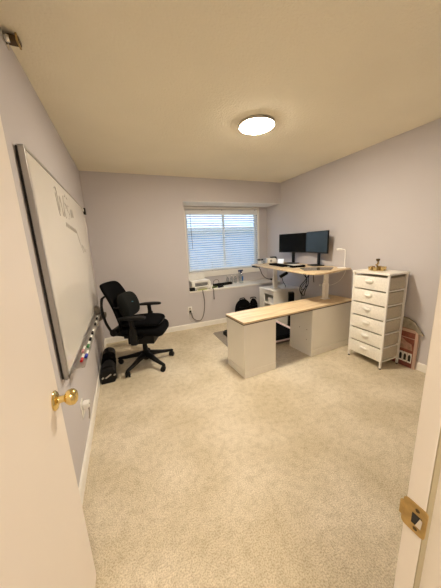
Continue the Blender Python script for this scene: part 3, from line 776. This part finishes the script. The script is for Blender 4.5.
# outlet under the window seat and the printer cord
o2 = thing('wall_outlet', 'white outlet on the back wall below the window seat', 'outlet', (.965, YB, .335))
MB().box(-.036, .036, -.006, 0, -.058, .058).build('cover_plate', 'plastic', o2, bevel=.003)
for z in (.022, -.022): MB().box(-.016, .016, -.008, -.006, z-.014, z+.014).build('socket', 'taupelight', o2)
yb = YB-.022
pc = MB().tube([(1.205, yb-.004, SZ+.008), (1.207, yb-.006, SZ-.03), (1.225, yb, .50), (1.222, yb, .36), (1.195, yb, .22), (1.145, yb, .135), (1.075, yb, .135), (1.005, yb, .19), (.985, yb, .27), (.965, yb-.01, .313)], .0065, 8).build('power_cord', 'greycord', pr, room=True)
MB().box(.951, .979, yb-.022, YB-.0085, .298, .328).build('plug', 'black', pc, room=True, bevel=.004)
MB().tube([(.95, yb, .30), (.945, yb, .22), (.965, yb, .14), (1.03, yb, .115)], .0025, 6).build('thin_wire', 'taupelight', pc, room=True)
sc_ = thing('hanging_strap', 'short grey strap hanging over the edge of the window seat', 'strap', (1.405, YB-.02, SZ))
MB().tube([(1.40, YB+.02, SZ+.006), (1.40, YB-.018, SZ+.004), (1.403, YB-.022, SZ-.06), (1.41, YB-.020, SZ-.15)], .006, 8).build('band', 'greycord', sc_, room=True)
MB().box(1.402, 1.418, YB-.028, YB-.013, SZ-.185, SZ-.148).build('tip', 'greycord', sc_, room=True, bevel=.003)

# ------------------------------------------------------------------ under and behind the desk
fm = MB(); fm.prism([(1.215, 2.62), (2.20, 2.62), (2.20, 3.46), (1.245, 3.46), (1.215, 3.43)], 0, .006); o = fm.build('floor_mat', 'matgrey', bevel=.002)
tag(o, 'thin grey mat on the carpet behind the credenza', 'mat')
wp = thing('walking_pad', 'black walking pad with pale pink side rail lying in the kneehole', 'treadmill', (2.0, 2.60, .0065))
MB().box(-.255, .255, .0, .575, .028, .105).build('deck', 'black', wp, bevel=.004)
MB().box(-.205, .205, .006, .565, .1055, .112).build('belt', 'blackcloth', wp)
for s_ in (-1, 1):
    MB().box(s_*.232-.025, s_*.232+.025, -.002, .577, .1055, .120).build('side_rail', 'pinkrail', wp, bevel=.004)
MB().box(-.257, .257, -.006, -.001, .035, .058).build('end_trim', 'pinkrail', wp)
for s_ in (-1, 1):
    for y in (.06, .51): MB().lathe([(0, 0), (.03, 0), (.03, .028), (0, .028)], 14, T(s_*.2, y, 0)).build('foot', 'black', wp)
ft = thing('footrest', 'small black footrest standing on the grey mat behind the credenza', 'footrest', (1.47, 3.21, .0065), math.radians(4))
k = MB(); k.prism([(-.10, 0), (.10, 0), (.10, .06), (-.10, .10)], -.13, .13, Matrix(((0,0,1,0),(1,0,0,0),(0,1,0,0),(0,0,0,1)))); k.build('body', 'black', ft, bevel=.012)
MB().box(-.11, .11, -.10, .09, 0, .006, T(0, 0, .084) @ Rt(math.radians(-11.3), 'X')).build('foot_pad', 'charcoal', ft)
def backpack(x, y, w_, dd, hh, label, rz):
    r = thing('backpack', label, 'backpack', (x, y, 0), rz, 'backpacks on the floor behind the credenza')
    k = MB(); secs = []
    for z, f_, g_ in ((0, .86, .85), (.02, .96, 1), (.3*hh, 1, 1.02), (.6*hh, .97, .95), (.8*hh, .84, .8), (.93*hh, .58, .6), (hh, .22, .3)):
        secs.append([(u*(1+random.uniform(-.04, .04)), v*(1+random.uniform(-.05, .05)), z) for u, v in rrect(w_*f_, dd*g_, 4, .7)])
    k.loft(secs); k.build('bag_body', 'blackcloth', r, sub=1)
    k = MB(); secs = []
    for z, f_ in ((.06*hh, .6), (.09*hh, .72), (.3*hh, .74), (.45*hh, .66), (.5*hh, .5)):
        secs.append([(u, v-dd*.95, z) for u, v in rrect(w_*f_, .04, 4, .6)])
    k.loft(secs); k.build('front_pocket', 'blackcloth', r, sub=1)
    MB().tube([(-.05, .02, hh*.97), (-.04, .03, hh*1.015), (.04, .03, hh*1.02), (.06, .02, hh*.95)], .009, 8).build('carry_handle', 'black', r)
    MB().tube([(-w_*.75, -dd*.55, hh*.72), (-w_*.3, -dd*1.0, hh*.72), (w_*.3, -dd*1.02, hh*.76), (w_*.78, -dd*.5, hh*.78)], .004, 6).build('zip', 'black', r)
    return r
backpack(1.89, 3.665, .16, .11, .44, 'rounded black backpack on the floor against the wall under the window seat', .1)
backpack(2.125, 3.70, .075, .085, .42, 'narrower black bag squeezed between the backpack and white cabinet', -.1)
bn = thing('floor_speaker', 'slim black floor speaker standing on the carpet beside the open cabinet', 'speaker', (2.50, 3.12, 0), math.radians(-30))
MB().box(-.045, .045, -.05, .05, .012, .59).build('cabinet', 'black', bn, bevel=.012)
MB().box(-.038, .038, -.056, -.0505, .03, .57).build('grille', 'blackmesh', bn, bevel=.004)
MB().box(-.055, .055, -.06, .06, 0, .0115).build('base', 'black', bn, bevel=.003)

# ------------------------------------------------------------------ six-drawer dresser
DX0, DX1, DY0, DY1, DH = 2.452, 2.752, 1.553, 1.962, 1.052
dr = thing('drawer_tower', 'tall white fabric drawer tower with six drawers by the right wall', 'dresser', ((DX0+DX1)/2, (DY0+DY1)/2, 0))
MB().box(DX0-.008, DX1+.004, DY0-.006, DY1+.006, DH-.022, DH).build('top', 'white', dr, room=True, bevel=.004)
for x in (DX0, DX1-.02):
    for y in (DY0, DY1-.02):
        lg = MB().box(x, x+.02, y, y+.02, .012, DH-.022).build('leg', 'whitemetal', dr, room=True, bevel=.002)
        MB().lathe([(0, 0), (.012, 0), (.009, .012), (0, .012)], 10, T(x+.01, y+.01, 0)).build('foot', 'black', lg, room=True)
b0 = .095; pit = (DH-.022-b0)/6
rl = MB()
for i in range(6):
    z = b0+i*pit
    for y in (DY0+.003, DY1-.017): rl.box(DX0+.02, DX1-.02, y, y+.014, z-.016, z-.004)
    for x in (DX0+.022, DX1-.017): rl.box(x, x+.014, DY0+.018, DY1-.018, z-.016, z-.004)
rl.build('frame_rails', 'whitemetal', dr, room=True)
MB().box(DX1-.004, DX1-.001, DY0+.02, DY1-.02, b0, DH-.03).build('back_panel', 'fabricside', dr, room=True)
for i in range(6):
    z = b0+i*pit
    k = MB(); k.box(DX0+.014, DX1-.022, DY0+.013, DY1-.013, z, z+pit-.030)
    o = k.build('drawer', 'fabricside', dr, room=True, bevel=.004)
    fp = MB()
    # soft front panel, bulging slightly
    ny, nz = 8, 5; v = []; fcs = []
    for a in range(ny+1):
        for b in range(nz+1):
            u, w2 = a/ny*2-1, b/nz*2-1
            v.append((DX0+.004-.010*(1-u*u)*(1-w2*w2)-.002*random.random(), DY0+.016+(DY1-DY0-.032)*(a/ny), z-.012+(pit-.016)*(b/nz)))
    for a in range(ny):
        for b in range(nz): fcs.append((a*(nz+1)+b, (a+1)*(nz+1)+b, (a+1)*(nz+1)+b+1, a*(nz+1)+b+1))
    n0 = len(v); v += [(DX0+.013, p[1], p[2]) for p in v[:n0]]
    fcs += [tuple(n0+q for q in reversed(f_)) for f_ in fcs[:]]
    edge = [a*(nz+1) for a in range(ny+1)]+[ny*(nz+1)+b for b in range(1, nz+1)]+[a*(nz+1)+nz for a in range(ny-1, -1, -1)]+[b for b in range(nz-1, 0, -1)]
    for q in range(len(edge)):
        e0, e1 = edge[q], edge[(q+1) % len(edge)]; fcs.append((e0, e1, n0+e1, n0+e0))
    fp.add(v, fcs); fp.build('drawer_front', 'fabricwhite', o, room=True)
    hd_ = MB(); mxh = T(DX0-.008, (DY0+DY1)/2, z+pit*.5)
    hd_.blob((0, 0, 0), (.023, .047, .025), 20, 10)
    hd_.bm.transform(mxh); hd_.build('pull_handle', 'plastic', o, room=True)

# gold candle holder on top
gh = thing('candle_holder', 'ornate gold candle holder standing on top of the white drawer tower', 'ornament', (2.615, 1.80, DH+.0005))
k = MB(); k.lathe([(0, 0), (.045, 0), (.05, .005), (.045, .010), (0, .010)], 20); k.tube([(.07*math.cos(2*PI*i/12), .07*math.sin(2*PI*i/12), .006) for i in range(13)], .005, 6); k.build('base_ring', 'gold', gh)
for i in range(6):
    a = 2*PI*i/6+.3
    cup = MB().lathe([(0, .0), (.014, .0), (.020, .012), (.023, .040), (.020, .040), (.016, .012), (0, .010)], 14, T(.066*math.cos(a), .066*math.sin(a), .001)).build('cup', 'gold', gh)
    MB().lathe([(0, 0), (.0155, 0), (.018, .022), (0, .022)], 12, T(.066*math.cos(a), .066*math.sin(a), .0135)).build('glass_insert', 'paper', cup)
k = MB(); k.tube([(0, 0, .008), (.012, .006, .03), (-.008, -.004, .055), (.010, .004, .08), (.006, 0, .10)], .009, 8); k.blob((-.012, .0, .062), (.018, .014, .010), 12, 8); k.blob((.016, .006, .078), (.016, .012, .010), 12, 8)
k.build('twisted_stem', 'gold', gh)
MB().lathe([(0, .098), (.012, .100), (.019, .112), (.021, .128), (.017, .128), (.012, .112), (0, .110)], 14).build('top_cup', 'bronze', gh)

# red house panel between dresser and wall
rh = thing('house_panel', 'red toy house front with grey roof between drawer tower and right wall', 'house decoration', (2.775, 1.52, 0))
MX = Matrix(((0,0,1,0),(1,0,0,0),(0,1,0,0),(0,0,0,1)))
hp = T(2.762, 0, 0)
MB().box(2.7625, 2.7855, 1.425, 1.66, .0, .44).build('front_wall', 'housered', rh, room=True)
MB().box(2.7595, 2.7855, 1.398, 1.4245, 0, .455).build('corner_post', 'housepink', rh, room=True, bevel=.003)
MB().prism([(1.352, .395), (1.39, .400), (1.44, .440), (1.66, .440), (1.70, .44), (1.64, .555), (1.52, .552), (1.445, .515)], 2.757, 2.786, MX).build('roof', 'roof', rh, room=True, bevel=.003)
MB().box(2.7605, 2.7625, 1.426, 1.66, .40, .432).build('fascia', 'housepink', rh, room=True)
MB().prism([(1.435, .20), (1.66, .20), (1.66, .31), (1.60, .30), (1.55, .325), (1.50, .285), (1.45, .27)], 2.7612, 2.7625, MX).build('painted_panel', 'housecloud', rh, room=True)
MB().box(2.7608, 2.7625, 1.426, 1.66, .33, .338).build('moulding', 'housepink', rh, room=True)
for i in range(5):
    y = 1.434+i*.044
    wn = MB(); wn.box(2.7595, 2.7625, y, y+.040, .055, .165); wn = wn.build('window', 'paper', rh, room=True)
    MB().prism([(y+.007, .072), (y+.033, .072), (y+.033, .125), (y+.029, .142), (y+.020, .150), (y+.011, .142), (y+.007, .125)], 2.7585, 2.7594, MX).build('opening', 'gunmetal', wn, room=True)

# ------------------------------------------------------------------ light, sky, camera
wd = bpy.data.worlds.new('sky'); scn.world = wd; wd.use_nodes = True
nt = wd.node_tree; bg = nt.nodes['Background']
tc = nt.nodes.new('ShaderNodeTexCoord'); sep = nt.nodes.new('ShaderNodeSeparateXYZ'); rp = nt.nodes.new('ShaderNodeValToRGB')
nt.links.new(tc.outputs['Generated'], sep.inputs[0]); nt.links.new(sep.outputs['Z'], rp.inputs['Fac'])
rp.color_ramp.elements[0].position = 0; rp.color_ramp.elements[0].color = (.50, .70, .95, 1)
rp.color_ramp.elements[1].position = .5; rp.color_ramp.elements[1].color = (.36, .56, .88, 1)
nt.links.new(rp.outputs['Color'], bg.inputs['Color']); bg.inputs['Strength'].default_value = 2.1
hl = bpy.data.lights.new('landing_fill', 'AREA'); hl.shape = 'DISK'; hl.size = .8; hl.energy = 20; hl.color = (1, .86, .68)  # unseen area light added over the landing as fill from the camera side
ho = bpy.data.objects.new('landing_fill', hl); C.objects.link(ho); ho.location = (.05, -.7, H-.01)

yaw, pitch, roll, fpx, ch_ = .3807, .2108, -.0452, 238.4543, 1.4283
cy, sy = math.cos(yaw), math.sin(yaw)
fw = Vector((sy*math.cos(pitch), cy*math.cos(pitch), -math.sin(pitch)))
r0 = Vector((cy, -sy, 0)); u0 = r0.cross(fw)
rr = math.cos(roll)*r0+math.sin(roll)*u0; uu = -math.sin(roll)*r0+math.cos(roll)*u0
cam = bpy.data.cameras.new('camera'); co = bpy.data.objects.new('camera', cam); C.objects.link(co)
mw = Matrix.Identity(4)
for i in range(3):
    mw[i][0], mw[i][1], mw[i][2] = rr[i], uu[i], -fw[i]
mw.translation = Vector((0, 0, ch_)); co.matrix_world = mw
cam.sensor_fit = 'HORIZONTAL'; cam.sensor_width = 36; cam.lens = 36*fpx/441; cam.clip_start = .02
scn.camera = co
scn.view_settings.view_transform = 'Standard'; scn.view_settings.look = 'None'
scn.view_settings.exposure = .98; scn.view_settings.gamma = 1.0
scn.cycles.use_denoising = True; scn.cycles.max_bounces = 12; scn.cycles.diffuse_bounces = 10
